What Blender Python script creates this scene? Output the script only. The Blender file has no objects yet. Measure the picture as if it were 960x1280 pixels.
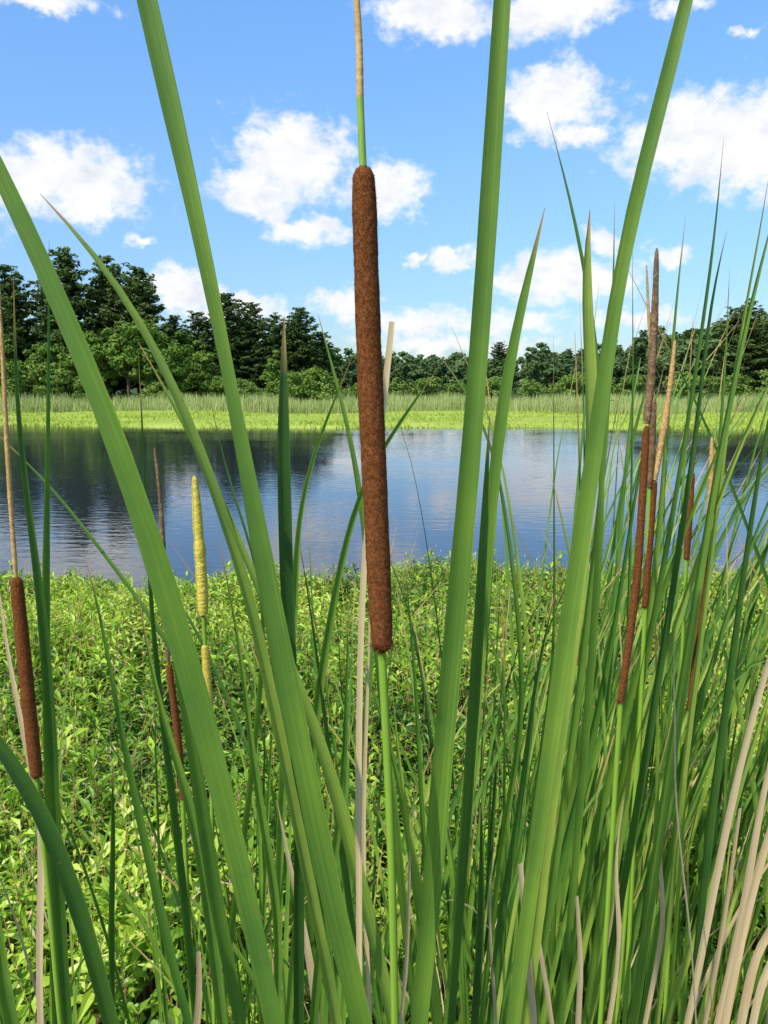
import bpy, math, numpy as np
from mathutils import Vector
scene = bpy.context.scene
scene.view_settings.view_transform = 'Standard'
scene.view_settings.look = 'None'
scene.view_settings.exposure = 0
R = np.random.default_rng(11)
CAMZ = 2.05
PITCH = math.radians(9.1)
F = 995.0

# ------------------------------------------------------------------ helpers
def link(o):
    scene.collection.objects.link(o); return o

def empty(name, loc=(0, 0, 0)):
    o = bpy.data.objects.new(name, None); o.location = loc; o.empty_display_size = 0.1
    return link(o)

def mesh_np(name, V, Fc, mats, matidx=None, attrs=None, smooth=False):
    V = np.asarray(V, dtype=np.float32); Fc = np.asarray(Fc, dtype=np.int32)
    me = bpy.data.meshes.new(name)
    n, m, k = len(V), len(Fc), Fc.shape[1]
    me.vertices.add(n); me.vertices.foreach_set('co', V.ravel())
    me.loops.add(m * k); me.loops.foreach_set('vertex_index', Fc.ravel())
    me.polygons.add(m)
    me.polygons.foreach_set('loop_start', np.arange(m, dtype=np.int32) * k)
    me.polygons.foreach_set('loop_total', np.full(m, k, dtype=np.int32))
    for mt in mats: me.materials.append(mt)
    if matidx is not None: me.polygons.foreach_set('material_index', np.asarray(matidx, dtype=np.int32))
    me.polygons.foreach_set('use_smooth', np.full(m, smooth, dtype=bool))
    me.update(calc_edges=True)
    for a, arr in (attrs or {}).items():
        at = me.attributes.new(a, 'FLOAT', 'POINT'); at.data.foreach_set('value', np.asarray(arr, dtype=np.float32))
    return me

def obj(name, me, parent=None, loc=(0, 0, 0)):
    o = bpy.data.objects.new(name, me); o.location = loc; link(o)
    if parent: o.parent = parent
    return o

def nrm(v): return v / (np.linalg.norm(v) + 1e-12)

class MB:
    def __init__(s): s.V = []; s.F = []; s.M = []; s.al = []; s.ac = []; s.ti = []; s.n = 0
    def add(s, V, Fc, mi, al, ac, ti):
        s.V.append(V); s.F.append(Fc + s.n); s.M.append(np.full(len(Fc), mi)); s.al.append(al); s.ac.append(ac)
        s.ti.append(np.full(len(V), ti)); s.n += len(V)
    def build(s, name, mats, smooth=True):
        return mesh_np(name, np.vstack(s.V), np.vstack(s.F), mats, np.concatenate(s.M),
                       dict(along=np.concatenate(s.al), across=np.concatenate(s.ac), tint=np.concatenate(s.ti)), smooth)

def catmull(P, n):
    P = np.asarray(P, float)
    d = np.r_[0, np.cumsum(np.linalg.norm(np.diff(P, axis=0), axis=1))]; d /= d[-1]
    Q = np.vstack([2 * P[0] - P[1], P, 2 * P[-1] - P[-2]])
    t = np.linspace(0, 1, n); out = []; par = []
    for x in t:
        i = min(max(np.searchsorted(d, x, side='right') - 1, 0), len(P) - 2)
        u = (x - d[i]) / (d[i + 1] - d[i] + 1e-12)
        p0, p1, p2, p3 = Q[i], Q[i + 1], Q[i + 2], Q[i + 3]
        out.append(0.5 * ((2 * p1) + (-p0 + p2) * u + (2 * p0 - 5 * p1 + 4 * p2 - p3) * u * u + (-p0 + 3 * p1 - 3 * p2 + p3) * u ** 3))
        par.append(i + u)
    return np.array(out), np.array(par)

def smoothc(C, it=3):
    C = C.copy()
    for _ in range(it): C[1:-1] = .25 * C[:-2] + .5 * C[1:-1] + .25 * C[2:]
    return C

def ribbon(mb, C, W, N0, twist0, twist1, along, tint, mi=0, fold=0.18):
    T = np.gradient(C, axis=0); T /= np.linalg.norm(T, axis=1)[:, None] + 1e-12
    n = len(C); S = np.array([-1, -.5, 0, .5, 1.0]); k = 5
    V = np.zeros((n, k, 3))
    for i in range(n):
        t = T[i]; N = nrm(N0 - t * np.dot(N0, t)); side = np.cross(t, N)
        a = twist0 + (twist1 - twist0) * i / (n - 1)
        N2 = N * math.cos(a) + side * math.sin(a); s2 = np.cross(t, N2)
        for j in range(k):
            V[i, j] = C[i] + s2 * W[i] * .5 * S[j] + N2 * W[i] * fold * (S[j] ** 2 - .5)
    I = np.arange(n * k).reshape(n, k)
    Fc = np.stack([I[:-1, :-1], I[:-1, 1:], I[1:, 1:], I[1:, :-1]], -1).reshape(-1, 4)
    mb.add(V.reshape(-1, 3), Fc, mi, np.repeat(along, k), np.tile(S * .5 + .5, n), tint)

def tube(mb, C, Rad, tint, mi, ns=12, rough=0.0, along=None):
    T = np.gradient(C, axis=0); T /= np.linalg.norm(T, axis=1)[:, None] + 1e-12
    n = len(C); V = np.zeros((n, ns, 3)); ref = np.array([0.3, 1, 0.1])
    ang = np.linspace(0, 2 * math.pi, ns, endpoint=False)
    for i in range(n):
        a = nrm(np.cross(T[i], ref)); b = np.cross(T[i], a)
        r = Rad[i] * (1 + rough * R.standard_normal(ns))
        V[i] = C[i] + (np.cos(ang) * r)[:, None] * a + (np.sin(ang) * r)[:, None] * b
    I = np.arange(n * ns).reshape(n, ns); J = np.roll(I, -1, axis=1)
    Fc = np.stack([I[:-1], J[:-1], J[1:], I[1:]], -1).reshape(-1, 4)
    al = np.linspace(0, 1, n) if along is None else along
    mb.add(V.reshape(-1, 3), Fc, mi, np.repeat(al, ns), np.tile(ang / 6.2832, n), tint)
    return T

def fuzz(mb, C, Rad, count, length, w, tint, mi):
    n = len(C); T = np.gradient(C, axis=0); T /= np.linalg.norm(T, axis=1)[:, None]
    x = R.random(count) * (n - 1); i = np.minimum(x.astype(int), n - 2); f = (x - i)[:, None]
    c = C[i] * (1 - f) + C[i + 1] * f; t = T[i]; r = (Rad[i] * (1 - f[:, 0]) + Rad[i + 1] * f[:, 0])[:, None]
    ref = np.array([0.3, 1, 0.1]); a = np.cross(t, ref); a /= np.linalg.norm(a, axis=1)[:, None]; b = np.cross(t, a)
    th = R.random(count) * 6.2832; o = np.cos(th)[:, None] * a + np.sin(th)[:, None] * b
    s = np.cross(o, t); L = length * (.4 + R.random((count, 1)))
    d = o + .35 * R.standard_normal((count, 3))
    p = c + o * r * .97
    V = np.stack([p - s * w, p + s * w, p + d * L + s * w * .3, p + d * L - s * w * .3], 1).reshape(-1, 3)
    Fc = np.arange(count * 4).reshape(-1, 4)
    mb.V.append(V); mb.F.append(Fc + mb.n); mb.M.append(np.full(count, mi)); mb.n += len(V)
    mb.al.append(np.repeat(x / (n - 1), 4)); mb.ac.append(np.repeat(th / 6.28, 4)); mb.ti.append(np.repeat(np.clip(tint + .25 * R.standard_normal(count), 0, 1), 4))

# ------------------------------------------------------------------ node helpers
def newmat(name):
    m = bpy.data.materials.new(name); m.use_nodes = True; nt = m.node_tree
    for n in list(nt.nodes): nt.nodes.remove(n)
    return m, nt, nt.nodes, nt.links
def mth(nt, op, a, b=None, c=None, clamp=False):
    n = nt.nodes.new('ShaderNodeMath'); n.operation = op; n.use_clamp = clamp
    for i, v in enumerate((a, b, c)):
        if v is None: continue
        if isinstance(v, (int, float)): n.inputs[i].default_value = v
        else: nt.links.new(v, n.inputs[i])
    return n.outputs[0]
def ramp(nt, fac, stops):
    n = nt.nodes.new('ShaderNodeValToRGB'); el = n.color_ramp.elements
    while len(el) > 1: el.remove(el[0])
    el[0].position = stops[0][0]; el[0].color = (*stops[0][1], 1)
    for p, c in stops[1:]:
        e = el.new(p); e.color = (*c, 1)
    nt.links.new(fac, n.inputs[0]); return n.outputs[0]
def mix(nt, fac, a, b, mode='MIX'):
    n = nt.nodes.new('ShaderNodeMix'); n.data_type = 'RGBA'; n.blend_type = mode
    for i, v in ((0, fac), (6, a), (7, b)):
        if isinstance(v, (int, float)): n.inputs[i].default_value = v
        elif isinstance(v, tuple): n.inputs[i].default_value = (*v, 1)
        else: nt.links.new(v, n.inputs[i])
    return n.outputs[2]
def attr(nt, name):
    n = nt.nodes.new('ShaderNodeAttribute'); n.attribute_name = name; return n.outputs['Fac']
def noise(nt, vec, scale, detail=4, rough=.55):
    n = nt.nodes.new('ShaderNodeTexNoise'); n.inputs['Scale'].default_value = scale
    n.inputs['Detail'].default_value = detail; n.inputs['Roughness'].default_value = rough
    if vec is not None: nt.links.new(vec, n.inputs['Vector'])
    return n.outputs['Fac']
def comb(nt, x, y, z):
    n = nt.nodes.new('ShaderNodeCombineXYZ')
    for i, v in enumerate((x, y, z)):
        if isinstance(v, (int, float)): n.inputs[i].default_value = v
        else: nt.links.new(v, n.inputs[i])
    return n.outputs[0]
def position(nt): return nt.nodes.new('ShaderNodeNewGeometry').outputs['Position']
def finish(nt, col, rough=.5, spec=.5, transl=0., tcol=None, bump=None, bs=.3, bd=.001, diffuse=False):
    o = nt.nodes.new('ShaderNodeOutputMaterial')
    if diffuse:
        b = nt.nodes.new('ShaderNodeBsdfDiffuse'); nt.links.new(col, b.inputs[0])
    else:
        b = nt.nodes.new('ShaderNodeBsdfPrincipled')
        nt.links.new(col, b.inputs['Base Color']); b.inputs['Specular IOR Level'].default_value = spec
        if isinstance(rough, (int, float)): b.inputs['Roughness'].default_value = rough
        else: nt.links.new(rough, b.inputs['Roughness'])
    if bump is not None:
        bn = nt.nodes.new('ShaderNodeBump'); bn.inputs['Strength'].default_value = bs; bn.inputs['Distance'].default_value = bd
        nt.links.new(bump, bn.inputs['Height']); nt.links.new(bn.outputs[0], b.inputs['Normal'])
    if transl:
        t = nt.nodes.new('ShaderNodeBsdfTranslucent'); nt.links.new(tcol if tcol is not None else col, t.inputs[0])
        ms = nt.nodes.new('ShaderNodeMixShader'); ms.inputs[0].default_value = transl
        nt.links.new(b.outputs[0], ms.inputs[1]); nt.links.new(t.outputs[0], ms.inputs[2]); nt.links.new(ms.outputs[0], o.inputs[0])
    else: nt.links.new(b.outputs[0], o.inputs[0])

# ------------------------------------------------------------------ materials
def mat_cattail_leaf():
    m, nt, N, L = newmat('cattail_leaf_green')
    t, al, ac = attr(nt, 'tint'), attr(nt, 'along'), attr(nt, 'across')
    base = ramp(nt, t, [(0, (.028, .09, .02)), (.35, (.075, .19, .03)), (.7, (.165, .305, .045)), (1, (.34, .44, .09))])
    seed = mth(nt, 'MULTIPLY', t, 57.)
    vein = noise(nt, comb(nt, mth(nt, 'MULTIPLY', ac, 30.), mth(nt, 'MULTIPLY', al, 3.), seed), 1.0, 5, .65)
    streak = noise(nt, comb(nt, mth(nt, 'MULTIPLY', ac, 5.), mth(nt, 'MULTIPLY', al, 5.), seed), 1.0, 4, .6)
    blot = noise(nt, position(nt), 8., 6, .6)
    c = mix(nt, 1., base, ramp(nt, vein, [(.3, (.72, .76, .72)), (.7, (1.3, 1.24, 1.27))]), 'MULTIPLY')
    c = mix(nt, 1., c, ramp(nt, blot, [(.3, (.68, .78, .86)), (.7, (1.4, 1.2, 1.)),]), 'MULTIPLY')
    c = mix(nt, mth(nt, 'MULTIPLY_ADD', streak, 3.2, -1.75, clamp=True), c, mix(nt, 1., c, (1.75, 1.3, 1.1), 'MULTIPLY'))
    edge = mth(nt, 'MULTIPLY_ADD', mth(nt, 'ABSOLUTE', mth(nt, 'SUBTRACT', ac, .5)), 9., -3.9, clamp=True)
    c = mix(nt, mth(nt, 'MULTIPLY', edge, .4), c, (.26, .33, .08))
    spot = noise(nt, position(nt), 230., 3)
    c = mix(nt, mth(nt, 'MULTIPLY', mth(nt, 'MULTIPLY_ADD', spot, 12., -7.8, clamp=True), .6), c, (.24, .17, .06))
    tip = mth(nt, 'MULTIPLY_ADD', mth(nt, 'ADD', al, mth(nt, 'MULTIPLY', blot, .12)), 14., -13.3, clamp=True)
    c = mix(nt, tip, c, (.55, .34, .14))
    tc = mix(nt, 1., c, (1.5, 1.5, .55), 'MULTIPLY')
    finish(nt, c, mth(nt, 'MULTIPLY_ADD', vein, .3, .25), .45, .32, tc, vein, .6, .0006)
    return m
def mat_simple(name, stops, scale, rough=.8, spec=.2, transl=0., bs=.5, bd=.002, stretch=None):
    m, nt, N, L = newmat(name)
    p = position(nt)
    if stretch:
        p = comb(nt, mth(nt, 'MULTIPLY', attr(nt, 'across'), stretch[0]), mth(nt, 'MULTIPLY', attr(nt, 'along'), stretch[1]), mth(nt, 'MULTIPLY', attr(nt, 'tint'), 31.))
    n = noise(nt, p, scale, 5, .6)
    f = mth(nt, 'ADD', mth(nt, 'MULTIPLY_ADD', n, 1.2, -.35), mth(nt, 'MULTIPLY', attr(nt, 'tint'), .5), clamp=True)
    c = ramp(nt, f, stops)
    finish(nt, c, rough, spec, transl, None, n, bs, bd)
    return m
M_leaf = mat_cattail_leaf()
M_stem = mat_simple('cattail_stem_green', [(0, (.11, .21, .02)), (.5, (.21, .36, .035)), (1, (.36, .48, .07))], 1., .4, .4, 0, .3, .0005, (9., 3.))
M_dry = mat_simple('dry_leaf_straw', [(0, (.34, .2, .09)), (.5, (.62, .44, .23)), (1, (.82, .66, .4))], 1., .85, .1, .3, .4, .0006, (7., 5.))
M_spike = mat_simple('seed_head_brown', [(0, (.065, .021, .007)), (.4, (.145, .05, .016)), (.7, (.25, .092, .03)), (1, (.42, .19, .07))], 480., .95, .03, 0, .9, .0008)
M_male = mat_simple('pollen_spike_tan', [(0, (.28, .15, .05)), (.5, (.52, .32, .12)), (1, (.72, .53, .26))], 260., .9, .1, 0, .6, .0006)
M_yel = mat_simple('pollen_spike_yellow', [(0, (.36, .27, .035)), (.5, (.62, .5, .08)), (1, (.8, .68, .2))], 330., .9, .1, 0, .6, .0006)
M_dk = mat_simple('old_spike_dark', [(0, (.05, .027, .016)), (.5, (.2, .12, .06)), (1, (.5, .36, .22))], 210., .9, .1, 0, .9, .001)

def mat_foliage(name, stops, transl=.25, nscale=1.2, rough=.55, namp=.6, diffuse=True, spec=.25):
    m, nt, N, L = newmat(name)
    n = noise(nt, position(nt), nscale, 2)
    oi = nt.nodes.new('ShaderNodeObjectInfo').outputs['Random']
    f = mth(nt, 'ADD', mth(nt, 'MULTIPLY', attr(nt, 'tint'), .6), mth(nt, 'ADD', mth(nt, 'MULTIPLY_ADD', n, namp, .1 - namp * .5), mth(nt, 'MULTIPLY_ADD', oi, .3, -.1)), clamp=True)
    c = ramp(nt, f, stops)
    finish(nt, c, rough, spec, transl, mix(nt, 1., c, (1.3, 1.4, .6), 'MULTIPLY'), diffuse=diffuse)
    return m
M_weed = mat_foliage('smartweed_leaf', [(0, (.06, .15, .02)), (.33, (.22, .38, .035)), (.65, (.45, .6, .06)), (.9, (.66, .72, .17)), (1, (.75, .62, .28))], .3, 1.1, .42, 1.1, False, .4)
M_weedstem = mat_foliage('smartweed_stem', [(0, (.32, .13, .09)), (1, (.45, .34, .14))], 0.)
M_flower = mat_foliage('smartweed_flower_pink', [(0, (.75, .4, .38)), (1, (.9, .7, .6))], .2)
M_pine = mat_foliage('pine_needles', [(0, (.028, .052, .018)), (.5, (.066, .108, .032)), (1, (.15, .2, .06))], .12, .5)
M_dec = mat_foliage('tree_leaves', [(0, (.05, .1, .02)), (.5, (.13, .22, .04)), (1, (.25, .35, .08))], .2, .4)
M_shr = mat_foliage('shrub_leaves', [(0, (.09, .15, .035)), (.5, (.18, .27, .06)), (1, (.33, .41, .13))], .2, .4)
M_far = mat_foliage('forest_leaves', [(0, (.05, .09, .04)), (.5, (.1, .16, .06)), (1, (.2, .27, .1))], .15, .06)
M_reed = mat_foliage('reed_blades', [(0, (.18, .25, .07)), (.5, (.32, .38, .13)), (1, (.52, .5, .26))], .2, .15)
M_sg = mat_foliage('shore_grass_blades', [(0, (.19, .28, .04)), (.5, (.35, .44, .07)), (1, (.52, .54, .14))], .25, .3)
m, nt, N, L = newmat('bark'); M_bark = m
n_ = noise(nt, position(nt), 6., 5); finish(nt, ramp(nt, n_, [(.3, (.05, .035, .025)), (.7, (.14, .1, .075))]), .9, .1, 0, None, n_, .6, .02)

m, nt, N, L = newmat('ground_soil_and_turf'); M_ground = m
p = position(nt); sx = nt.nodes.new('ShaderNodeSeparateXYZ'); L.new(p, sx.inputs[0])
n1 = noise(nt, p, .35, 6, .65); n2 = noise(nt, p, 14., 5, .6)
soil = ramp(nt, n2, [(.3, (.035, .028, .014)), (.55, (.08, .065, .026)), (.7, (.09, .12, .025))])
turf = ramp(nt, mth(nt, 'ADD', mth(nt, 'MULTIPLY', n1, .6), mth(nt, 'MULTIPLY', n2, .4)), [(.35, (.2, .29, .04)), (.5, (.33, .42, .065)), (.65, (.45, .49, .12))])
wood = ramp(nt, n2, [(.3, (.03, .05, .015)), (.7, (.08, .12, .03))])
c = mix(nt, mth(nt, 'MULTIPLY_ADD', sx.outputs[1], .1, -2., clamp=True), soil, turf)
c = mix(nt, mth(nt, 'MULTIPLY_ADD', sx.outputs[1], .1, -8., clamp=True), c, wood)
finish(nt, c, .95, .1, 0, None, n2, .5, .03)

m, nt, N, L = newmat('pond_water'); M_water = m
p = position(nt)
mp = nt.nodes.new('ShaderNodeMapping'); L.new(p, mp.inputs[0]); mp.inputs['Scale'].default_value = (.75, 1.7, 1); mp.inputs['Rotation'].default_value = (0, 0, .2)
w1 = noise(nt, mp.outputs[0], 3.6, 3, .5); w3 = noise(nt, mp.outputs[0], .13, 2)
h = mth(nt, 'MULTIPLY', w1, mth(nt, 'MULTIPLY_ADD', w3, 1.8, -.4, clamp=True))
b = nt.nodes.new('ShaderNodeBsdfPrincipled'); o = nt.nodes.new('ShaderNodeOutputMaterial')
b.inputs['Base Color'].default_value = (.02, .026, .036, 1); b.inputs['Roughness'].default_value = .03; b.inputs['IOR'].default_value = 1.5
bn = nt.nodes.new('ShaderNodeBump'); bn.inputs['Strength'].default_value = 1.; bn.inputs['Distance'].default_value = .0085
L.new(h, bn.inputs['Height']); L.new(bn.outputs[0], b.inputs['Normal']); L.new(b.outputs[0], o.inputs[0])

# ------------------------------------------------------------------ sky
def ray(u, v):
    x = (u - 480) / F; y = -(v - 640) / F; c, s = math.cos(PITCH), math.sin(PITCH)
    return np.array([x, c + y * s, -s + y * c])
def P(u, v, D):
    d = ray(u, v); return np.array([0, 0, CAMZ]) + d * (D / d[1])

SUN_EL = math.radians(49); SUN_AZ = math.radians(-142)
S = Vector((math.sin(SUN_AZ) * math.cos(SUN_EL), math.cos(SUN_AZ) * math.cos(SUN_EL), math.sin(SUN_EL)))
w = bpy.data.worlds.new("World"); scene.world = w; w.use_nodes = True; nt = w.node_tree
w.name = 'sky'
try:
    w.cycles.sampling_method = 'MANUAL'; w.cycles.sample_map_resolution = 512
except Exception: pass
for n in list(nt.nodes): nt.nodes.remove(n)
out = nt.nodes.new('ShaderNodeOutputWorld'); bg = nt.nodes.new('ShaderNodeBackground'); bg.inputs[1].default_value = .15
nt.links.new(bg.outputs[0], out.inputs[0])
sky = nt.nodes.new('ShaderNodeTexSky'); sky.sky_type = 'NISHITA'; sky.sun_disc = False
sky.sun_elevation = SUN_EL; sky.sun_rotation = SUN_AZ % (2 * math.pi); sky.air_density = 1.; sky.dust_density = .6; sky.ozone_density = 1.5
tc = nt.nodes.new('ShaderNodeTexCoord').outputs['Generated']
sp = nt.nodes.new('ShaderNodeSeparateXYZ'); nt.links.new(tc, sp.inputs[0])
az = mth(nt, 'ARCTAN2', sp.outputs[0], sp.outputs[1]); el = mth(nt, 'ARCSINE', sp.outputs[2])
Pn = comb(nt, az, el, 0.)
def vm(op, a, b):
    n = nt.nodes.new('ShaderNodeVectorMath'); n.operation = op
    nt.links.new(a, n.inputs[0])
    if isinstance(b, tuple): n.inputs[1].default_value = b
    elif b is not None: nt.links.new(b, n.inputs[1])
    return n
wn = nt.nodes.new('ShaderNodeTexNoise'); wn.inputs['Scale'].default_value = 16.; wn.inputs['Detail'].default_value = 5.; wn.inputs['Roughness'].default_value = .62
nt.links.new(Pn, wn.inputs['Vector'])
off = vm('MULTIPLY', vm('SUBTRACT', wn.outputs['Color'], (.5, .5, .5)).outputs[0], (.1, .06, 0)).outputs[0]
Pw = vm('ADD', Pn, off).outputs[0]
clouds = [(95, 225, 84, 40, 1), (25, 228, 50, 32, 1), (362, 200, 66, 50, 1), (325, 240, 58, 26, 1), (480, 240, 46, 28, 1), (385, 286, 56, 18, .95),
          (545, 18, 66, 28, 1), (690, 12, 74, 24, 1), (695, 122, 56, 38, 1), (735, 165, 34, 20, .8),
          (890, 172, 98, 48, 1), (945, 185, 66, 52, 1), (565, 319, 36, 15, .95), (515, 322, 16, 11, .85), (705, 350, 82, 30, 1),
          (225, 362, 54, 24, 1), (290, 388, 80, 20, .9), (430, 382, 50, 22, .95), (520, 405, 86, 22, .85), (650, 405, 76, 18, .75), (560, 432, 160, 16, .65),
          (55, 2, 64, 12, .95), (745, 300, 26, 20, .8), (175, 298, 22, 10, .8), (840, 315, 36, 15, .7), (920, 45, 26, 10, .55), (850, 8, 55, 12, .6), (790, 400, 90, 16, .65),
          (-120, 240, 90, 45, 1), (1080, 120, 90, 50, 1), (1120, 320, 90, 35, 1), (300, -120, 120, 50, 1), (700, -200, 140, 60, 1)]
fld = None
for (u, v, ru, rv, s) in clouds:
    d = nrm(ray(u, v)); a0 = math.atan2(d[0], d[1]); e0 = math.asin(d[2])
    q = vm('MULTIPLY', vm('SUBTRACT', Pw, (a0, e0, 0.)).outputs[0], (F / ru * .85, F / rv * .85, 0)).outputs[0]
    ln = nt.nodes.new('ShaderNodeVectorMath'); ln.operation = 'LENGTH'; nt.links.new(q, ln.inputs[0])
    f = mth(nt, 'SUBTRACT', s, ln.outputs['Value'])
    fld = f if fld is None else mth(nt, 'MAXIMUM', fld, f)
big = noise(nt, vm('MULTIPLY', Pn, (1., 2., 1.)).outputs[0], 3.0, 3)
away = mth(nt, 'MULTIPLY_ADD', mth(nt, 'ABSOLUTE', az), 3., -2.2, clamp=True)
fld = mth(nt, 'MAXIMUM', fld, mth(nt, 'MULTIPLY_ADD', mth(nt, 'MULTIPLY', away, mth(nt, 'SUBTRACT', big, .48)), 6., -.6))
fb = noise(nt, vm('MULTIPLY', Pn, (1., 1.35, 1.)).outputs[0], 34., 6, .62)
dens = mth(nt, 'ADD', fld, mth(nt, 'MULTIPLY_ADD', fb, 1.5, -.74))
mr = nt.nodes.new('ShaderNodeMapRange'); mr.interpolation_type = 'SMOOTHSTEP'; mr.inputs[1].default_value = -.1; mr.inputs[2].default_value = .55
nt.links.new(dens, mr.inputs[0]); mask = mr.outputs[0]
up = vm('ADD', Pn, (0.006, .02, 0)).outputs[0]
fb2 = noise(nt, vm('MULTIPLY', up, (1., 1.35, 1.)).outputs[0], 20., 4, .6)
shade = mth(nt, 'MULTIPLY', mth(nt, 'SUBTRACT', fb2, .44), 2.8, clamp=True)
ccol = ramp(nt, mth(nt, 'MULTIPLY', shade, mask), [(0, (6.9, 6.9, 6.9)), (.3, (6.4, 6.5, 6.7)), (1, (4.7, 5.0, 5.7))])
grade = ramp(nt, el, [(0, (.64, .74, .88)), (.1, (.7, .88, 1.08)), (.25, (.92, 1.2, 1.45)), (.45, (1.05, 1.5, 1.85)), (.8, (1., 1.2, 1.3)), (1, (.9, 1.1, 1.1))])
skyc = mix(nt, 1., sky.outputs[0], grade, 'MULTIPLY')
fin = mix(nt, mth(nt, 'MULTIPLY', mask, .97), skyc, ccol)
nt.links.new(fin, bg.inputs[0])

sl = bpy.data.lights.new('sun', 'SUN'); sl.energy = 5.; sl.angle = math.radians(.5); sl.color = (1., .95, .84)
so = bpy.data.objects.new('sun', sl); so.rotation_euler = S.to_track_quat('Z', 'Y').to_euler(); so.location = (-5, -5, 12); link(so)

# ------------------------------------------------------------------ terrain
def near_shore(x): return 7.55 + .06 * x + .2 * np.sin(x * 1.3 + .6) + .12 * np.sin(x * 3.7) + .06 * np.sin(x * 9.1)
def far_shore(x): return 38.2 - .09 * x + .8 * np.sin(x * .21) + .3 * np.sin(x * .9 + 1)
def ground_z(x, y):
    d = np.minimum(np.minimum(y - near_shore(x), far_shore(x) - y), 62 - np.abs(x))
    h = np.where(d > 0, -np.minimum(d * .3, 1.0), np.minimum(-d * .15, .14))
    h = h + np.where(y > 60, (np.minimum(y, 400) - 60) * .004, 0)
    h = h + 4 * np.exp(-(((x - 75) / 45) ** 2 + ((y - 190) / 60) ** 2)) * (y > 70)
    return h + .02 * np.sin(x * 2.1) * np.sin(y * 1.7)
def axis(a, b, st, ext, g=1.18):
    core = np.arange(a, b + 1e-6, st); hi = [b]; s = st
    while hi[-1] < ext: s *= g; hi.append(hi[-1] + s)
    lo = [a]; s = st
    while lo[-1] > -ext: s *= g; lo.append(lo[-1] - s)
    return np.r_[lo[:0:-1], core, hi[1:]]
gx = axis(-14, 14, .35, 2600, 1.08); gy = axis(-2, 12, .2, 2600, 1.04)
X, Y = np.meshgrid(gx, gy); Z = ground_z(X, Y)
I = np.arange(X.size).reshape(X.shape)
Fc = np.stack([I[:-1, :-1], I[:-1, 1:], I[1:, 1:], I[1:, :-1]], -1).reshape(-1, 4)
obj('ground', mesh_np('ground', np.stack([X, Y, Z], -1).reshape(-1, 3), Fc, [M_ground], smooth=True))
obj('pond_water', mesh_np('pond_water', [(-64, 6, 0), (64, 6, 0), (64, 48, 0), (-64, 48, 0)], [[0, 1, 2, 3]], [M_water]))

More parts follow.
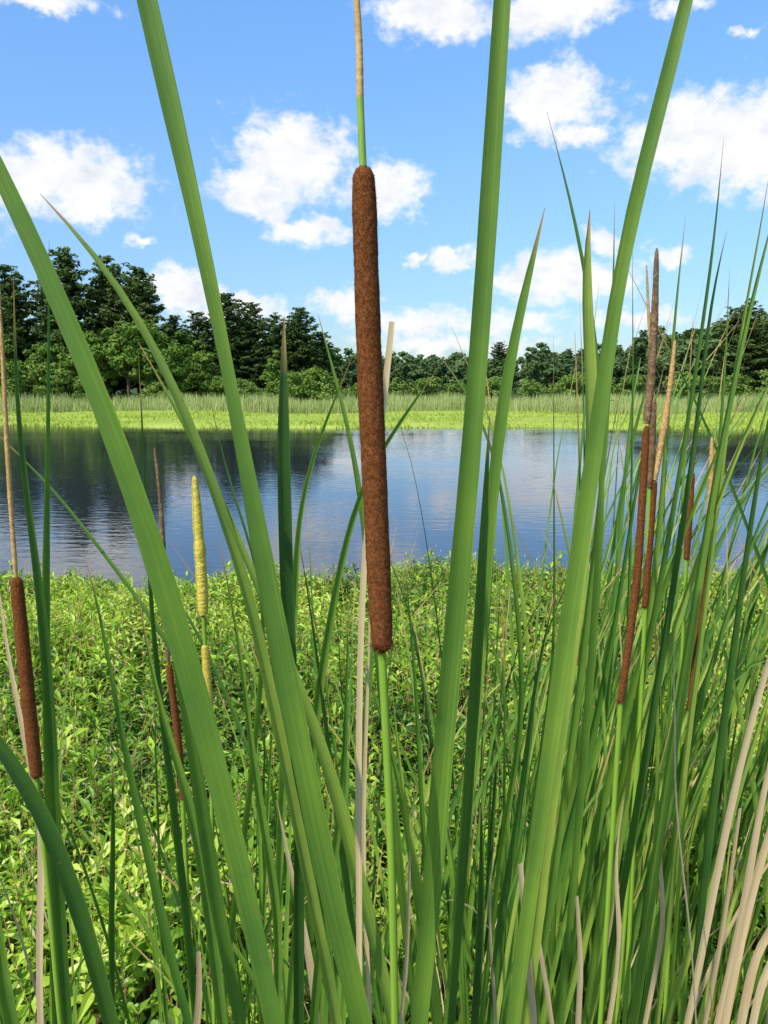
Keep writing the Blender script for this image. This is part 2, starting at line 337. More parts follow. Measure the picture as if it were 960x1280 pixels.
# ------------------------------------------------------------------ smartweed ground cover
def lump(x, y): return .5 + .22 * np.sin(x * 2.3 + 1.1 * np.sin(y * 1.7)) + .2 * np.sin(y * 2.9 + 1.3 * np.sin(x * 1.9 + 2)) + .1 * np.sin(x * 6.1 + y * 5.3)
def smartweed():
    n = 27000
    y = np.sqrt(R.random(n) * (8.2 ** 2 - .8 ** 2) + .8 ** 2); x = (R.random(n) * 2 - 1) * (.55 * y + 1.6)
    ok = (y < near_shore(x) + .12) & (R.random(n) < .4 + .75 * lump(x, y)); x, y = x[ok], y[ok]; n = len(x)
    lp = lump(x, y); h = .07 + .2 * lp + .14 * R.random(n) + (R.random(n) < .06) * .1
    h *= np.clip(.5 + .5 * (near_shore(x) - y) / .8, .4, 1) * (.8 + .5 * R.random(n))
    gz = ground_z(x, y); gz = np.maximum(gz, -.02)
    la = R.random(n) * 6.283; lr = .4 * R.random(n) * h; lx, ly = np.cos(la) * lr, np.sin(la) * lr
    ptint = np.clip(.46 + .32 * R.standard_normal(n) + .6 * (lump(x * .47 + 5, y * .51) - .5), 0, 1)
    psize = .6 + .8 * R.random(n)
    K = 13; k = np.arange(K)
    t = np.clip(.3 + .7 * (k + .5) / K, 0, 1)[None, :] * np.ones((n, 1)); t = np.clip(t + .05 * R.standard_normal(t.shape), .1, 1.02)
    bx = x[:, None] + lx[:, None] * t ** 1.5; by = y[:, None] + ly[:, None] * t ** 1.5; bz = gz[:, None] + h[:, None] * t
    a = k[None, :] * 2.4 + R.random((n, 1)) * 6.28 + .5 * R.standard_normal((n, K))
    pit = np.radians(-12 + 75 * t ** 3 + 20 * R.standard_normal((n, K)))
    Ln = (.082 - .032 * t ** 4) * (.55 + .8 * R.random((n, K))) * psize[:, None]; Wd = Ln * (.1 + .07 * R.random((n, 1)) + .02 * R.random((n, K)))
    a, pit, Ln, Wd, bx, by, bz, t = [q.ravel() for q in (a, pit, Ln, Wd, bx, by, bz, t)]
    d = np.stack([np.cos(a) * np.cos(pit), np.sin(a) * np.cos(pit), np.sin(pit)], 1)
    roll = .45 * R.standard_normal(len(a)); s0 = np.stack([-np.sin(a), np.cos(a), 0 * a], 1); nn = np.cross(d, s0)
    s = s0 * np.cos(roll)[:, None] + nn * np.sin(roll)[:, None]; up = np.cross(s, d)
    up = np.where(up[:, 2:3] < 0, -up, up)
    B = np.stack([bx, by, bz], 1); Lc = Ln[:, None]; Wc = Wd[:, None]
    mid = B + d * Lc * .45 + up * Lc * .03
    V = np.stack([B, mid - s * Wc + up * Wc * .45, mid - up * Wc * .1, mid + s * Wc + up * Wc * .45, B + d * Lc - np.array([0, 0, 1]) * Lc * .18], 1)
    m_ = len(V); base = (np.arange(m_) * 5)[:, None]
    F3 = np.concatenate([base + np.array([q]) for q in ((0, 2, 1), (0, 3, 2), (2, 4, 1), (2, 3, 4))])
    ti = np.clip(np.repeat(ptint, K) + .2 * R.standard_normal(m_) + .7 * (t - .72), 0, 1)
    w_ = .0022; b0 = np.stack([x, y, gz], 1); t0 = np.stack([x + lx, y + ly, gz + h], 1); sv = np.stack([np.sin(la) * 0 + 1, 0 * la, 0 * la], 1)
    VS = np.stack([b0 - sv * w_, b0 + sv * w_, t0 + sv * w_ * .5, t0 - sv * w_ * .5], 1)
    o1 = m_ * 5; bs = (np.arange(n) * 4)[:, None] + o1
    FS = np.concatenate([bs + np.array([q]) for q in ((0, 1, 2), (0, 2, 3))])
    fi = np.where(R.random(n) < .2)[0]; fb_ = t0[fi]; nf = len(fi)
    dv = np.stack([.4 * R.standard_normal(nf), .4 * R.standard_normal(nf), np.ones(nf)], 1); fl = (.02 + .025 * R.random((nf, 1)))
    r_ = .004
    VF = np.stack([fb_ + dv * .015, fb_ + dv * (fl * .5 + .015) + [r_, 0, 0], fb_ + dv * (fl * .5 + .015) + [-r_ * .5, r_ * .86, 0], fb_ + dv * (fl * .5 + .015) + [-r_ * .5, -r_ * .86, 0], fb_ + dv * (fl + .015)], 1)
    o2 = o1 + n * 4; bf = (np.arange(nf) * 5)[:, None] + o2
    FF = np.concatenate([bf + np.array([q]) for q in ((0, 2, 1), (0, 3, 2), (0, 1, 3), (4, 1, 2), (4, 2, 3), (4, 3, 1))])
    V = np.vstack([V.reshape(-1, 3), VS.reshape(-1, 3), VF.reshape(-1, 3)])
    Fa = np.vstack([F3, FS, FF]); mi = np.r_[np.zeros(len(F3)), np.ones(len(FS)), np.full(len(FF), 2)]
    tt = np.r_[np.repeat(ti, 5), np.repeat(R.random(n), 4), np.repeat(R.random(nf), 5)]
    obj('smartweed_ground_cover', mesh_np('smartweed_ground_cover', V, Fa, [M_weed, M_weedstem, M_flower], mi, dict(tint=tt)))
smartweed()

# ------------------------------------------------------------------ far reeds and grass
def blades(name, n, xr, yf, h0, h1, wd, lean, mat, dens=None):
    x = xr[0] + (xr[1] - xr[0]) * R.random(n); y = yf(x, R.random(n))
    if dens is not None:
        ok = R.random(n) < dens(x, y); x, y = x[ok], y[ok]; n = len(x)
    z = ground_z(x, y) - .03; h = (h0 + (h1 - h0) * R.random(n)) * (.8 + .28 * np.sin(x * .35 + 2 * np.sin(y * .2)) + .12 * np.sin(x * 1.3))
    th = R.random(n) * 3.14; s = np.stack([np.cos(th), np.sin(th), 0 * th], 1) * wd
    B = np.stack([x, y, z], 1); l = np.stack([R.standard_normal(n), R.standard_normal(n), 0 * x], 1) * lean * h[:, None]; l[:, 2] = h
    V = np.stack([B - s, B + s, B + l * .6 + s * .8, B + l], 1)
    return obj(name, mesh_np(name, V.reshape(-1, 3), np.arange(n * 4).reshape(-1, 4), [mat], None, dict(tint=np.repeat(np.clip(.5 + .28 * R.standard_normal(n), 0, 1), 4))))
blades('reed_bed', 60000, (-75, 75), lambda x, r: far_shore(x) + 18 + 27 * r ** 1.6 + 3 * np.sin(x * .3) - .08 * np.minimum(x, 0) * -1, .6, 1.25, .028, .16, M_reed)
blades('shore_grass', 60000, (-62, 62), lambda x, r: far_shore(x) - .2 + 19 * r ** 1.3, .06, .26, .03, .6, M_sg, lambda x, y: .25 + .75 * (np.sin(x * .5 + np.sin(y)) * np.sin(y * .9) > -.1))

# ------------------------------------------------------------------ trees
def quads(C, Nn, size, asp=.7):
    n = len(C); r = R.standard_normal((n, 3)); a = np.cross(Nn, r); a /= np.linalg.norm(a, axis=1)[:, None] + 1e-9; b = np.cross(Nn, a)
    s = size * (.6 + .8 * R.random((n, 1)))
    j = .25 * s * R.standard_normal((n, 3))
    V = np.stack([C - a * s, C - b * s * asp + j, C + a * s, C + b * s * asp], 1).reshape(-1, 3)
    return V
def limb(mb, p0, p1, r0, r1, bend=.1):
    mid = (p0 + p1) / 2 + R.standard_normal(3) * bend * np.linalg.norm(p1 - p0) * .4
    C, _ = catmull([p0, mid, p1], 6); tube(mb, C, np.linspace(r0, r1, 6), .5, 1, 6)
def deciduous(name, seed, H=10., W=3.6, lo=.18, ncl=70, leaf=.2, per=95, mat=None):
    global R; R = np.random.default_rng(seed); mb = MB()
    tr = np.array([0, 0, -.3]); top = np.array([.2, .1, H * .75])
    limb(mb, tr, top, H * .022, H * .006, .05)
    Vs = []; ts = []
    cz = H * (1 + lo) / 2; rz = H * (1 - lo) / 2
    for c in range(ncl):
        v = nrm(R.standard_normal(3)); rr = R.random() ** .35
        e = v * rr * np.array([W, W, rz]) * (.75 + .22 * math.sin(3 * math.atan2(v[1], v[0]) + seed) + .12 * R.standard_normal())
        cc = np.array([0, 0, cz]) + e; cc[2] = max(cc[2], lo * H * .6)
        rc = R.uniform(.16, .3) * W; tn = R.random()
        if c % 3 == 0: limb(mb, np.array([0, 0, max(.1, cc[2] * .55)]), cc, H * .008, H * .002, .2)
        d = R.standard_normal((per, 3)); d /= np.linalg.norm(d, axis=1)[:, None]
        p = cc + d * rc * (R.random((per, 1)) ** .4) * np.array([1, 1, .75])
        nn = d + .6 * R.standard_normal((per, 3)) + np.array([0, 0, .5]); nn /= np.linalg.norm(nn, axis=1)[:, None]
        Vs.append(quads(p, nn, leaf)); ts.append(np.clip(tn * .55 + .35 * R.random(per) + .1, 0, 1))
    V = np.vstack(Vs); t = np.repeat(np.concatenate(ts), 4)
    mb.V.append(V); mb.F.append(np.arange(len(V)).reshape(-1, 4) + mb.n); mb.M.append(np.zeros(len(V) // 4)); mb.al.append(t); mb.ac.append(t); mb.ti.append(t)
    return mb.build(name, [mat or M_dec, M_bark], False)
def pine(name, seed, H=14., W=3.6, lo=.12):
    global R; R = np.random.default_rng(seed); mb = MB()
    C, _ = catmull([(0, 0, -.3), (.1, .05, H * .5), (0, 0, H * .98)], 12); tube(mb, C, np.linspace(.24, .03, 12), .5, 1, 8)
    Vs = []; ts = []; nw = 21
    for w_ in range(nw):
        f = (w_ + R.random() * .5) / nw; z = H * (lo + (1 - lo) * f)
        L_ = W * (1 - f) ** .68 * R.uniform(.8, 1.2) * (1 if f > .12 else .8) + .3
        nb = 7 if f < .8 else 5; a0 = R.random() * 6.28
        for b_ in range(nb):
            a = a0 + b_ * 6.283 / nb + .3 * R.standard_normal(); l = L_ * R.uniform(.6, 1.2); tn = R.random()
            d = np.array([math.cos(a), math.sin(a), R.uniform(-.05, .3) + .5 * f ** 2]); p1 = np.array([0, 0, z]) + d * l
            if b_ % 2 == 0: limb(mb, np.array([0, 0, z]), p1, .05, .012, .05)
            nt_ = max(3, int(l * 3.2))
            for q in range(nt_):
                s = (q + 1.) / nt_; c = np.array([0, 0, z]) + d * l * (.15 + .85 * s) + R.standard_normal(3) * np.array([.3 * s, .3 * s, .09])
                c[2] += .22 * s * s - .05
                m_ = 18; dd = R.standard_normal((m_, 3)); dd /= np.linalg.norm(dd, axis=1)[:, None]
                p = c + dd * .44 * np.array([1, 1, .42]) * R.random((m_, 1)) ** .5
                nn = dd * .8 + np.array([0, 0, .8]) + .4 * R.standard_normal((m_, 3)); nn /= np.linalg.norm(nn, axis=1)[:, None]
                Vs.append(quads(p, nn, .2, .4)); ts.append(np.clip(tn * .4 + .35 * s + .3 * R.random(m_), 0, 1))
    V = np.vstack(Vs); t = np.repeat(np.concatenate(ts), 4)
    mb.V.append(V); mb.F.append(np.arange(len(V)).reshape(-1, 4) + mb.n); mb.M.append(np.zeros(len(V) // 4)); mb.al.append(t); mb.ac.append(t); mb.ti.append(t)
    return mb.build(name, [M_pine, M_bark], False)
pines = [pine('pine_a', 1, 14, 3.9), pine('pine_b', 2, 14, 4.5, .08), pine('pine_c', 3, 14, 3.5, .15)]
decs = [deciduous('dec_a', 4), deciduous('dec_b', 5, 10, 4.0, .12), deciduous('dec_c', 6, 10, 3.0, .1, 60)]
shrubs = [deciduous('shrub_a', 7, 4., 2.4, .02, 46, .13, 90, M_shr), deciduous('shrub_b', 8, 4., 3., .02, 50, .14, 90, M_shr)]
fars = [deciduous('far_a', 9, 10, 4.2, .05, 46, .36, 46, M_far), deciduous('far_b', 10, 10, 4.8, .05, 46, .36, 46, M_far), deciduous('far_c', 12, 10, 3.6, .05, 40, .36, 46, M_far)]
R = np.random.default_rng(77)
def put(name, me, x, y, h, H0, par=None, wf=1.):
    o = obj(name, me, par, (x, y, float(ground_z(np.array(x), np.array(y))) - .05)); s = h / H0
    o.scale = (s * wf, s * wf, s); o.rotation_euler = (0, 0, R.random() * 6.28); return o
for i, (x, y, h) in enumerate([(-46, 91, 14), (-41.5, 90, 14.4), (-38.2, 94, 13.4), (-35, 90, 16.), (-30.6, 91, 15.4), (-26.8, 90, 14.2), (-24.5, 95, 9.5), (-52, 92, 13), (-33, 97, 13.6), (-44, 97, 13.2), (-58, 90, 12.5), (-65, 93, 13), (-28.8, 95, 13),
                               (-21.6, 95, 9.9), (-18.4, 95, 12.), (-15.7, 96, 11.), (-12.8, 95, 9.6), (-9.7, 95, 10.4), (-7.5, 97, 7.8), (-17.2, 99, 9.4), (-11.4, 99, 9.)]):
    put('pine_tree', pines[i % 3], x, y, h, 14., None, 1.05 if i < 13 else 1.2)
for i, (x, y, h) in enumerate([(-26, 82, 8.8), (-22, 82, 7.), (-28.6, 83, 6.4), (-23.9, 88, 8), (-31, 84, 7), (-19.8, 88, 6.4), (-36, 85, 6.5), (-41, 84, 7.), (-12.5, 92, 5.5), (-47, 86, 8)]):
    put('deciduous_tree', decs[i % 3], x, y, h, 10., None, 1.1)
for i, (x, y, h) in enumerate([(-33, 80, 4.3), (-37, 79, 4.4), (-29.5, 80, 3.4), (-6.3, 75, 3.6), (-7.8, 76, 2.7), (-41, 79, 4.), (-18, 84, 3.), (-14.5, 84, 2.6), (-11, 83, 2.4), (-2.5, 88, 2.4), (1.5, 90, 2.8), (5, 92, 2.8), (8, 91, 2.5), (12, 90, 2.8), (16, 88, 2.6), (20, 86, 3.2), (22.5, 85, 2.9), (27, 88, 3), (32, 87, 3.4), (36, 84, 3.), (41, 84, 3.6), (-22.5, 81, 2.6), (-46, 80, 4.5)]):
    put('shrub', shrubs[i % 2], x, y, h, 4., None, 1.15)
ff = empty('distant_forest', (0, 150, 0))
def fput(x, y, h, pn=False):
    if pn: o = put('forest_tree', pines[int(R.integers(3))], x, y, h, 14., None, 1.2)
    else: o = put('forest_tree', fars[int(R.integers(3))], x, y, h, 10., None, 1.1)
    o.parent = ff; o.matrix_parent_inverse.identity(); o.location.y -= 150
for x in np.arange(-80, -6, 3.4): fput(x + R.normal(), 103 + 5 * R.random(), 7.5 + 1.5 * R.random())
for x in np.arange(-14, 36, 3.2):
    fput(x + R.normal(), 122 + 8 * R.random(), 4.4 + 2. * R.random() + max(0, (-x - 4)) * .12)
for x in np.arange(-30, 90, 4.2):
    hh = 7. + 3.2 * R.random() + (3.5 if x < -5 else 0)
    fput(x + R.normal() * 1.5, 185 + 20 * R.random(), hh, R.random() < .2)
for x in np.arange(-90, 160, 5.):
    fput(x + R.normal() * 2, 250 + 30 * R.random(), 10 + 3 * R.random())
for row in range(4):
    for x in np.arange(38 - row, 130, 3.6):
        e = min(1., max(0., (x - 38) / 14.))
        fput(x + R.normal(), 112 + row * 13 + 5 * R.random(), 5.2 + 6.2 * e + 2. * R.random() - row * .8, R.random() < .15)

# ------------------------------------------------------------------ cattails (foreground)
def grow(pts, D0, D1, root=True):
    n = len(pts); Q = [P(u, v, D0 + (D1 - D0) * i / (n - 1)) for i, (u, v) in enumerate(pts)]
    if root:
        b, t = Q[0], Q[1]; sl = (b[0] - t[0]) / max(t[2] - b[2], .02); sl = max(-.4, min(.4, sl)); dz = b[2] - .02
        ext = [b + np.array([sl * dz * (f - .62 * f * f), .06 * dz * f, -dz * f]) for f in (1., .66, .33)]
        Q = ext + Q
    return np.array(Q)
WS = .84
def hero_leaf(mb, D0, D1, wpx, tint, tw, pts, open_=False, wl=None, yaw=0., mi=0, fold=.18, taper=.8):
    Q = grow(pts, D0, D1); k = 3
    C, par = catmull(Q, 84); C = smoothc(C, 6); nv = len(pts)
    s = np.clip((par - k) / (nv - 1), 0, 1); Dm = D0 + (D1 - D0) * s
    if wl is not None: wp = np.interp(s * (len(wl) - 1), np.arange(len(wl)), wl)
    else:
        wp = wpx * np.minimum(1, (1 - s + .0) / taper) ** .75 * (.92 + .08 * np.sin(par * 1.7))
        if open_: wp = wpx * (1 - .15 * s)
    W = smoothc(wp / F * Dm * (WS if D0 < .7 else 1.), 3); W = np.maximum(W * (1 + .02 * R.standard_normal(len(W))), .0004)
    ph = R.random() * 6; C = C + np.outer(np.sin(np.arange(len(C)) * .35 + ph), [.0006, .001, 0])
    N0 = np.array([math.sin(yaw), -math.cos(yaw), .15])
    ribbon(mb, C, W, N0, tw[0], tw[1], s * (.85 if open_ else 1.0), tint, mi, fold)
def cattail(name, D, spike, wpx, stem, top, stem_px=10, male_px=8, tipmat=1, spike_mat=M_spike, fz=1.):
    root = grow(stem, D, D); e = empty(name, tuple(root[0]))
    r0 = root[0]
    def child(nm, mb, mats):
        o = obj(nm, mb.build(nm, mats), e); o.location = tuple(-r0); return o
    C, _ = catmull(root, 40); C = smoothc(C, 3); mb = MB(); tube(mb, C, np.linspace(stem_px * 1.05, stem_px * .85, 40) / F * D * .5, .5, 0, 12); child('stem', mb, [M_stem])
    if spike:
        Q = np.array([P(u, v, D) for u, v in spike]); C, _ = catmull(Q, 160); s = np.linspace(0, 1, 160)
        rad = wpx / F * D * .5 * np.interp(s, [0, .006, .02, .1, .5, .94, .98, .993, 1], [.25, .62, .86, .98, 1.04, .95, .85, .62, .2]) * (1 + .014 * np.sin(s * 37) + .01 * np.sin(s * 91 + 1) + .004 * R.standard_normal(160))
        mb = MB(); tube(mb, C, rad, .45, 0, 48, .012); fuzz(mb, C, rad, int(20000 * fz), .0007, .00014, .55, 0)
        fuzz(mb, C[:4], rad[:4], int(300 * fz), .0022, .0003, .2, 0)
        child('seed_head', mb, [spike_mat])
    if top:
        Q = np.array([P(u, v, D) for u, v in top]); C, _ = catmull(Q, 160); s = np.linspace(0, 1, 160)
        nz = np.convolve(R.standard_normal(200), np.ones(16) / 16, 'same')[20:180]
        rad = male_px / F * D * .5 * np.interp(s, [0, .05, .35, .8, 1], [.75, .95, 1, .72, .4]) * (1 + (.12 if tipmat == 2 else .28) * nz * (s > .12)); rad[-4:] *= [.85, .7, .5, .25]
        mb = MB(); tube(mb, C, rad, .5, 0, 16, .05); fuzz(mb, C, rad, int(3500 * fz), .0009, .0002, .5, 0)
        child('pollen_spike', mb, [{1: M_male, 2: M_yel, 3: M_dk}[tipmat]])
    return e, r0
R = np.random.default_rng(5)
e1, r1 = cattail('cattail', .42, [(478, 814), (470, 640), (461, 430), (454, 207)], 30.5, [(494, 1285), (488, 1020), (477, 808)], None, 13)
mb = MB(); Q = [P(u, v, .42) for u, v in [(454, 212), (452, 170), (450, 120)]]; C, _ = catmull(Q, 14); tube(mb, C, np.linspace(4.6, 4.4, 14) / F * .42, .6, 0, 12)
o = obj('upper_stem', mb.build('upper_stem', [M_stem]), e1); o.location = tuple(-r1)
mb = MB(); Q = [P(u, v, .42) for u, v in [(450, 124), (449, 60), (446, 0), (444, -60), (441, -130)]]; C, _ = catmull(Q, 120); rad = np.linspace(4.5, 3.0, 120) / F * .42 * (1 + .03 * R.standard_normal(120)); tube(mb, C, rad, .6, 0, 14, .03)
o = obj('pollen_spike', mb.build('pollen_spike', [M_male]), e1); o.location = tuple(-r1)

cattail('cattail', .72, [(46, 972), (36, 880), (27, 790), (20, 721)], 17, [(76, 1285), (62, 1120), (45, 968)], [(20, 722), (14, 640), (8, 540), (2, 420), (-3, 330)], 9, 6, 1, M_spike, .6)
cattail('cattail', .85, [(262, 893), (259, 850), (256, 806)], 10, [(268, 1285), (266, 1080), (262, 890), (254, 770)], [(254, 768), (251, 710), (247, 650), (243, 594)], 6, 15, 2, M_yel, .4)
cattail('cattail', 1.0, [(229, 1000), (222, 920), (211, 830)], 9, [(240, 1285), (235, 1130), (228, 995)], [(210, 828), (205, 700), (199, 610), (193, 560)], 7, 7, 3, M_spike, .4)
cattail('cattail', .76, [(775, 880), (788, 790), (798, 700), (808, 532)], 9.5, [(750, 1285), (763, 1080), (776, 876)], [(808, 530), (814, 470), (818, 400), (821, 310)], 8, 10, 3, M_spike, .5)
cattail('cattail', .9, [(806, 760), (812, 680), (818, 600)], 8.5, [(780, 1285), (795, 1000), (807, 755)], [(818, 600), (829, 540), (838, 480), (844, 425)], 7, 8, 1, M_spike, .4)
cattail('cattail', .95, [(862, 890), (872, 790), (882, 690)], 7.5, [(835, 1285), (850, 1080), (862, 885)], [(882, 690), (888, 620), (890, 546)], 6, 8, 1, M_spike, .3)
cattail('cattail', 1.1, [(858, 700), (862, 640), (865, 590)], 8, [(830, 1285), (845, 1000), (858, 698)], [(865, 590), (872, 520), (878, 470)], 6, 5, 3, M_spike, .3)
cattail('cattail', 1.7, [(722, 832), (725, 780), (728, 735)], 6, [(715, 1285), (718, 1050), (722, 830)], [(728, 735), (732, 690), (735, 650)], 5, 4, 1, M_spike, .2)
cattail('cattail', .9, [(812, 610), (815, 560), (817, 500)], 8, [(770, 1285), (800, 900), (812, 605)], [(817, 500), (812, 420), (808, 330)], 6, 4, 1, M_dk, .3)

mb = MB()
HL = [  # low tints paint some blades dark, as if seen from their shadowed side
 (.46, .44, 34, .66, (.1, .2), [(452, 1285), (414, 1120), (381, 950), (346, 790), (313, 620), (284, 470), (251, 300), (214, 130), (176, -40), (150, -160)], True, [36, 36, 36, 34, 26, 18, 22, 28, 30, 22], .1),
 (.47, .45, 38, .58, (-.1, .1), [(345, 1285), (300, 1080), (254, 900), (206, 740), (160, 590), (108, 450), (48, 310), (-2, 205), (-60, 90)], True, [32, 36, 40, 40, 34, 30, 28, 24, 18], -.1),
 (.6, .58, 26, .45, (.2, .5), [(300, 1285), (270, 1120), (245, 960), (215, 800), (190, 660), (150, 540), (110, 430)], False, None, .3),
 (.62, .58, 20, .85, (.1, .6), [(420, 1285), (386, 1100), (350, 920), (310, 745), (266, 610), (226, 500), (180, 405), (120, 308), (52, 243)], False, [20, 21, 20, 20, 18, 16, 14, 11, 1], .2),
 (.62, .62, 22, .08, (.2, .1), [(374, 1285), (372, 1000), (361, 800), (357, 650), (353, 520), (354, 396)], False, [20, 20, 22, 24, 20, 2], .5),
 (.75, .74, 18, .25, (.1, .5), [(82, 1285), (72, 1100), (63, 900), (48, 740), (32, 620), (22, 500), (18, 345)], False, None, .3),
 (.85, .85, 13, .4, (.1, .4), [(70, 1285), (62, 1000), (56, 720), (58, 600), (62, 450), (62, 300)], False, None, .5),
 (.5, .48, 28, .2, (.1, .3), [(145, 1295), (102, 1150), (60, 1035), (15, 950), (-40, 880)], True, [24, 28, 26, 22, 16], .3),
 (.9, .9, 12, .5, (.2, .8), [(330, 1285), (290, 1020), (235, 850), (190, 775), (120, 680), (60, 602), (-10, 535)], False, None, .2),
 (.9, .9, 13, .35, (0, .8), [(238, 1285), (208, 1170), (175, 1030), (150, 900), (130, 790), (104, 690)], False, None, -.3),
 (.46, .44, 30, .6, (-.2, .2), [(522, 1285), (543, 1080), (560, 870), (580, 660), (595, 460), (611, 240), (621, 90), (632, -60), (640, -170)], True, [30, 34, 34, 34, 30, 29, 27, 24, 18], .1),
 (.5, .5, 38, .25, (.1, .5), [(562, 1285), (577, 1060), (590, 880), (600, 740), (606, 620), (612, 520)], False, [26, 34, 40, 34, 22, 2], .5),
 (.6, .6, 26, .1, (.2, .2), [(590, 1290), (598, 1180), (602, 1080), (602, 990)], False, None, .6),
 (.5, .48, 25, .7, (.1, .3), [(640, 1285), (668, 1080), (693, 900), (715, 740), (742, 570), (760, 420), (780, 300), (808, 190), (838, 90), (866, -30), (890, -130)], True, [24, 26, 27, 28, 26, 22, 20, 22, 22, 18, 12], -.2),
 (.72, .7, 15, .55, (.0, .1), [(560, 1285), (585, 1000), (604, 760), (615, 620), (632, 480), (656, 365), (681, 260)], False, [15, 15, 15, 15, 15, 11, 1], .0),
 (.8, .8, 14, .5, (.1, .3), [(700, 1285), (725, 1000), (745, 750), (752, 600), (748, 460), (730, 330), (708, 225), (684, 140)], False, None, .2),
 (.7, .7, 20, .88, (.2, .2), [(655, 1285), (690, 1000), (722, 760), (736, 600), (740, 470), (728, 340), (738, 262)], False, [18, 18, 18, 18, 19, 15, 1], .2),
 (.85, .85, 14, .6, (.1, .3), [(665, 1285), (705, 1000), (742, 700), (758, 540), (765, 400), (768, 252)], False, None, .2),
 (1., 1., 9, .5, (.1, .3), [(760, 1285), (778, 950), (788, 650), (791, 480), (790, 285)], False, None, .4),
 (.9, .9, 14, .5, (.1, .4), [(730, 1285), (768, 1020), (812, 800), (846, 610), (868, 470), (886, 350), (896, 270), (905, 172)], False, None, .2),
 (.85, .85, 17, .2, (.1, .3), [(745, 1285), (790, 1040), (830, 800), (862, 590), (880, 450), (890, 360), (909, 288)], False, None, .3),
 (.75, .75, 19, .6, (.2, .3), [(790, 1285), (822, 1050), (858, 820), (890, 620), (918, 470), (945, 350), (975, 240)], False, None, .1),
 (.95, .95, 15, .8, (.1, .3), [(735, 1285), (785, 980), (815, 740), (832, 560), (843, 400), (857, 270)], False, None, .2),
 (.9, .9, 13, .85, (.2, .4), [(820, 1285), (850, 1000), (880, 760), (905, 560), (925, 420), (948, 300), (962, 215)], False, None, .2),
 (.8, .8, 18, .2, (.2, .3), [(860, 1285), (885, 1050), (915, 820), (940, 640), (965, 500), (1000, 380)], False, None, .2),
 (.95, .95, 14, .6, (.1, .3), [(800, 1285), (850, 1000), (880, 740), (895, 600), (905, 470), (912, 335)], False, None, .2),
 (.9, .9, 15, .8, (.1, .3), [(700, 1285), (760, 1060), (820, 860), (872, 700), (915, 580), (960, 480), (1010, 390)], False, None, .1),
 (.95, .95, 15, .45, (.1, .3), [(760, 1285), (815, 1080), (868, 900), (912, 760), (950, 650), (1000, 540)], False, None, .1),
 (.92, .92, 15, .6, (.1, .3), [(690, 1285), (735, 1080), (785, 880), (835, 720), (885, 590), (935, 480)], False, None, .1),
 (.95, .95, 14, .35, (.1, .3), [(655, 1285), (700, 1080), (745, 900), (775, 740), (800, 580), (835, 440)], False, None, .1),
 (.85, .85, 15, .9, (.1, .3), [(830, 1285), (880, 1130), (925, 980), (970, 840), (1010, 740)], False, None, .1),
 (.62, .6, 24, .8, (.0, .4), [(492, 1285), (455, 1130), (412, 960), (372, 850), (305, 690), (238, 545), (172, 428)], False, None, .1),
 (.9, .9, 13, .65, (.1, .4), [(345, 1285), (352, 1000), (366, 760), (372, 660), (384, 590), (410, 520), (441, 444)], False, None, .3),
 (.9, .9, 14, .55, (.1, .3), [(360, 1285), (385, 1000), (405, 820), (440, 640), (480, 555), (515, 508), (548, 460)], False, None, .3),
 (.95, .95, 14, .6, (.1, .3), [(520, 1285), (490, 1000), (465, 740), (440, 560), (418, 470), (398, 392)], False, None, .3),
 (1., 1., 10, .45, (.1, .3), [(545, 1285), (530, 1050), (518, 850), (506, 690)], False, None, .3),
 (.8, .8, 14, .6, (.2, .6), [(545, 1285), (520, 1130), (502, 1000), (480, 900), (440, 800)], False, None, .2),
 (.9, .9, 16, .25, (.2, .6), [(455, 1285), (430, 1090), (410, 930), (395, 820), (372, 660)], False, None, .5),
 (.85, .85, 14, .5, (.2, .6), [(275, 1285), (300, 1080), (320, 900), (330, 740), (285, 600), (262, 500)], False, None, .5),
 (.8, .8, 15, .2, (.2, .6), [(245, 1285), (228, 1100), (205, 930), (190, 780), (182, 600), (172, 440)], False, None, .5),
 (.9, .9, 17, .85, (.2, .5), [(640, 1285), (690, 1080), (735, 880), (718, 720), (688, 590)], False, None, .1),
 (.8, .8, 18, .2, (.2, .5), [(140, 1285), (138, 1160), (142, 1050), (140, 960)], False, [8, 12, 9, 1], .6),
 (.8, .8, 20, .55, (.2, .4), [(20, 1300), (5, 1220), (-10, 1120), (-30, 1030)], False, None, .2),
 (.75, .75, 14, .6, (.2, .4), [(345, 1285), (345, 1130), (318, 960), (300, 820), (272, 668)], False, None, .2),
 (.65, .65, 17, .8, (.2, .4), [(548, 1285), (530, 1160), (514, 1050), (500, 960), (488, 840)], False, None, .2),
 (1., 1., 12, .5, (.2, .5), [(600, 1285), (628, 1050), (652, 880), (640, 700), (615, 560), (585, 490), (552, 448)], False, None, .2),
 (1.1, 1.1, 9, .4, (.2, .5), [(640, 1285), (660, 1050), (690, 840), (692, 640), (692, 420)], False, None, .2),
 (.7, .7, 18, .35, (.1, .4), [(420, 1290), (400, 1150), (372, 1000), (352, 900), (330, 780)], False, None, .2),
 (.7, .7, 18, .6, (.1, .4), [(280, 1290), (262, 1150), (236, 1000), (200, 880), (172, 740)], False, None, .2),
 (.75, .75, 16, .5, (.1, .4), [(390, 1290), (405, 1150), (425, 1020), (432, 880), (436, 760)], False, None, .2),
 (.8, .8, 16, .3, (.1, .4), [(610, 1290), (625, 1150), (650, 1000), (668, 850), (700, 720)], False, None, .2),
]
for (D0, D1, wpx, ti, tw, pts, op, wl, yaw) in HL:
    hero_leaf(mb, D0, D1, wpx, ti, tw, pts, op, wl, yaw, 0, R.uniform(.1, .3))
obj('cattail_leaves', mb.build('cattail_leaves', [M_leaf]))

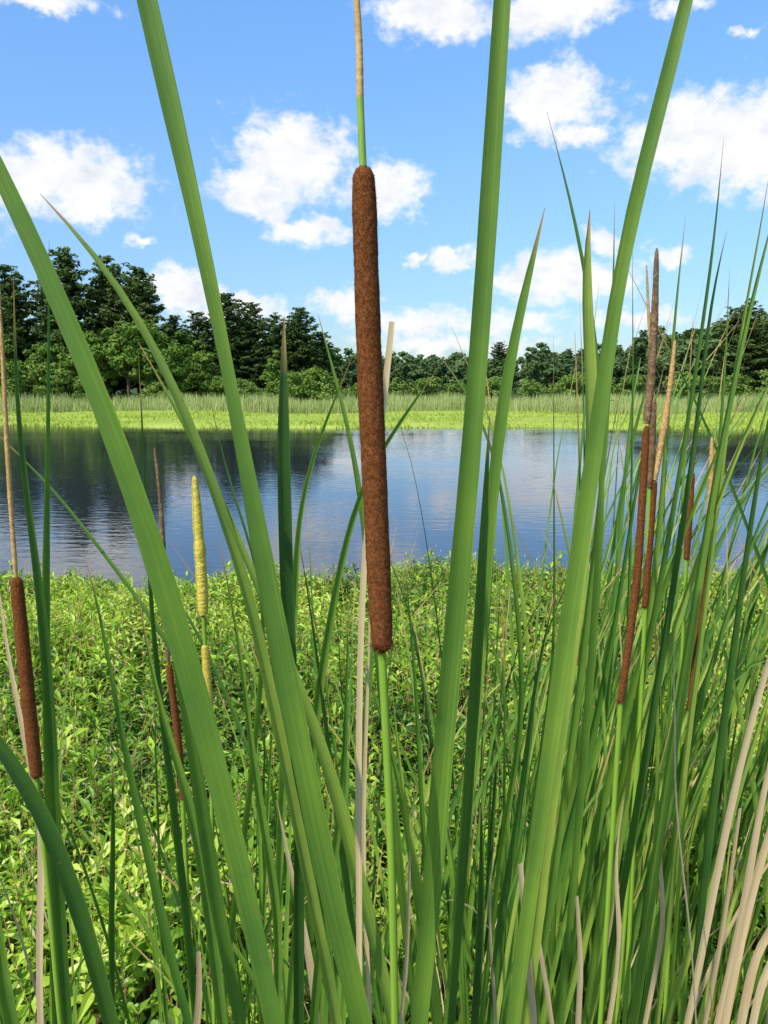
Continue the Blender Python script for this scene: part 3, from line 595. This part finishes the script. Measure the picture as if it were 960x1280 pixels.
mb = MB()
DL = [(.6, .6, 9, .9, (.0, .2), [(448, 1285), (449, 1000), (452, 760), (458, 640), (478, 520), (490, 402)], True, [10, 10, 9, 9, 11, 8]),
      (.75, .75, 7, .7, (.1, .3), [(462, 1285), (455, 1050), (459, 850), (464, 700)], False, None),
      (.8, .8, 12, .8, (.2, .6), [(398, 1290), (386, 1200), (362, 1080), (347, 1000)], False, None),
      (.7, .7, 9, .7, (.2, 1.), [(500, 1285), (508, 1200), (512, 1060), (520, 980)], False, None),
      (.7, .7, 11, .8, (.2, .6), [(668, 1285), (660, 1200), (650, 1080)], True, [11, 11, 8]),
      (.72, .72, 12, .9, (.2, .4), [(858, 1285), (885, 1150), (915, 1000), (945, 880), (975, 780)], True, [11, 12, 11, 10, 8]),
      (.68, .68, 15, .7, (.0, .2), [(905, 1285), (925, 1180), (955, 1060), (990, 960)], True, [14, 15, 13, 9]),
      (.7, .7, 13, .6, (.0, .2), [(925, 1285), (945, 1190), (985, 1130)], True, [14, 13, 9]),
      (.66, .66, 9, 1., (.0, 1.2), [(870, 1285), (855, 1100), (840, 960), (850, 915), (838, 865), (842, 808)], False, [6, 7, 9, 10, 9, 2]),
      (.75, .75, 10, .7, (.2, .6), [(722, 1285), (725, 1200), (721, 1120)], True, [10, 9, 5]),
      (.8, .8, 11, .8, (.2, .3), [(50, 1285), (52, 1040), (28, 920), (8, 800), (-5, 700)], False, None),
      (.7, .7, 11, .5, (.2, .6), [(245, 1285), (249, 1240), (247, 1190)], True, [10, 9, 6]),
      (.72, .72, 9, .7, (.2, .6), [(880, 1285), (905, 1150), (925, 1010)], True, [9, 9, 6]),
      (.7, .7, 12, .9, (.2, .4), [(895, 1285), (930, 1130), (950, 1010), (975, 900)], True, [11, 12, 10, 7]),
      (.7, .7, 11, .95, (.0, .2), [(940, 1285), (950, 1230), (975, 1180)], True, [11, 12, 10]),
      (.8, .8, 9, .8, (.2, .7), [(690, 1285), (672, 1170), (668, 1090)], False, None),
      (.8, .8, 9, .9, (.1, .4), [(760, 1285), (775, 1180), (768, 1080), (780, 1000)], False, None),
      (.85, .85, 9, .8, (.1, .4), [(805, 1285), (830, 1150), (822, 1050), (842, 940)], False, None),
      (.8, .8, 8, .8, (.2, 1.), [(620, 1285), (612, 1150), (618, 1040)], False, None)]
for (D0, D1, wpx, ti, tw, pts, op, wl) in DL:
    hero_leaf(mb, D0, D1, wpx, ti, tw, pts, op, wl, -.2, 0, .1)
obj('dry_cattail_leaves', mb.build('dry_cattail_leaves', [M_dry]))

def stand(name, n, xr, yr, hr, lean, wr, dry=.06):
    mb = MB()
    cl = [(R.uniform(*xr), R.uniform(*yr)) for _ in range(max(3, n // 7))]
    for i in range(n):
        cx, cy = cl[int(R.integers(len(cl)))]; x = cx + R.normal() * .05; y = max(cy + R.normal() * .05, yr[0] * .9)
        H = R.uniform(*hr); lx = R.normal(lean, .12) * H; ly = R.normal(.02, .08) * H
        if y + ly < .72: ly = .72 - y
        k = R.uniform(.0, .3); nod = R.random() < .1
        d = R.random() < dry
        if d: H *= .7
        pts = [(0, 0, 0), (lx * .18, ly * .2, H * .3), (lx * .45, ly * .5, H * .6), (lx * .8, ly * .8, H * .84), (lx * (1.1 + k), ly * 1.1, H * (.93 if nod else 1.0))]
        if nod: pts.append((lx * (1.3 + k) + .1 * np.sign(lx), ly * 1.2, H * .84))
        Q = np.array(pts) + np.array([x, y, 0.0]); C, par = catmull(Q, 26); s = np.linspace(0, 1, 26)
        w_ = R.uniform(*wr); W = w_ * np.minimum(1, (1 - s) / .5 + .02) ** .8
        th = R.normal(-.2, .8)
        if d: W = W * .8
        ribbon(mb, C, W, np.array([math.sin(th), -math.cos(th), .1]), 0, R.normal(0, .7), s, float(np.clip(R.normal(.54, .27), 0, 1)), 1 if d else 0, R.uniform(.08, .3))
    obj(name, mb.build(name, [M_leaf, M_dry]))
stand('cattail_stand', 400, (.24, 1.85), (1.05, 2.6), (1.4, 2.35), .13, (.009, .016), .12)
stand('cattail_stand', 120, (-.15, .5), (1.1, 2.0), (1.1, 1.8), .02, (.009, .016), .12)
stand('cattail_stand', 80, (-.9, -.1), (1.1, 1.9), (.9, 1.65), -.05, (.009, .015), .08)

# ------------------------------------------------------------------ camera
cd = bpy.data.cameras.new('camera'); cam = bpy.data.objects.new('camera', cd); link(cam)
cd.sensor_fit = 'VERTICAL'; cd.sensor_height = 36; cd.lens = 36 * F / 1280; cd.clip_start = .02; cd.clip_end = 6000
cam.location = (0, 0, CAMZ); cam.rotation_euler = (math.radians(90) - PITCH, 0, 0)
scene.camera = cam
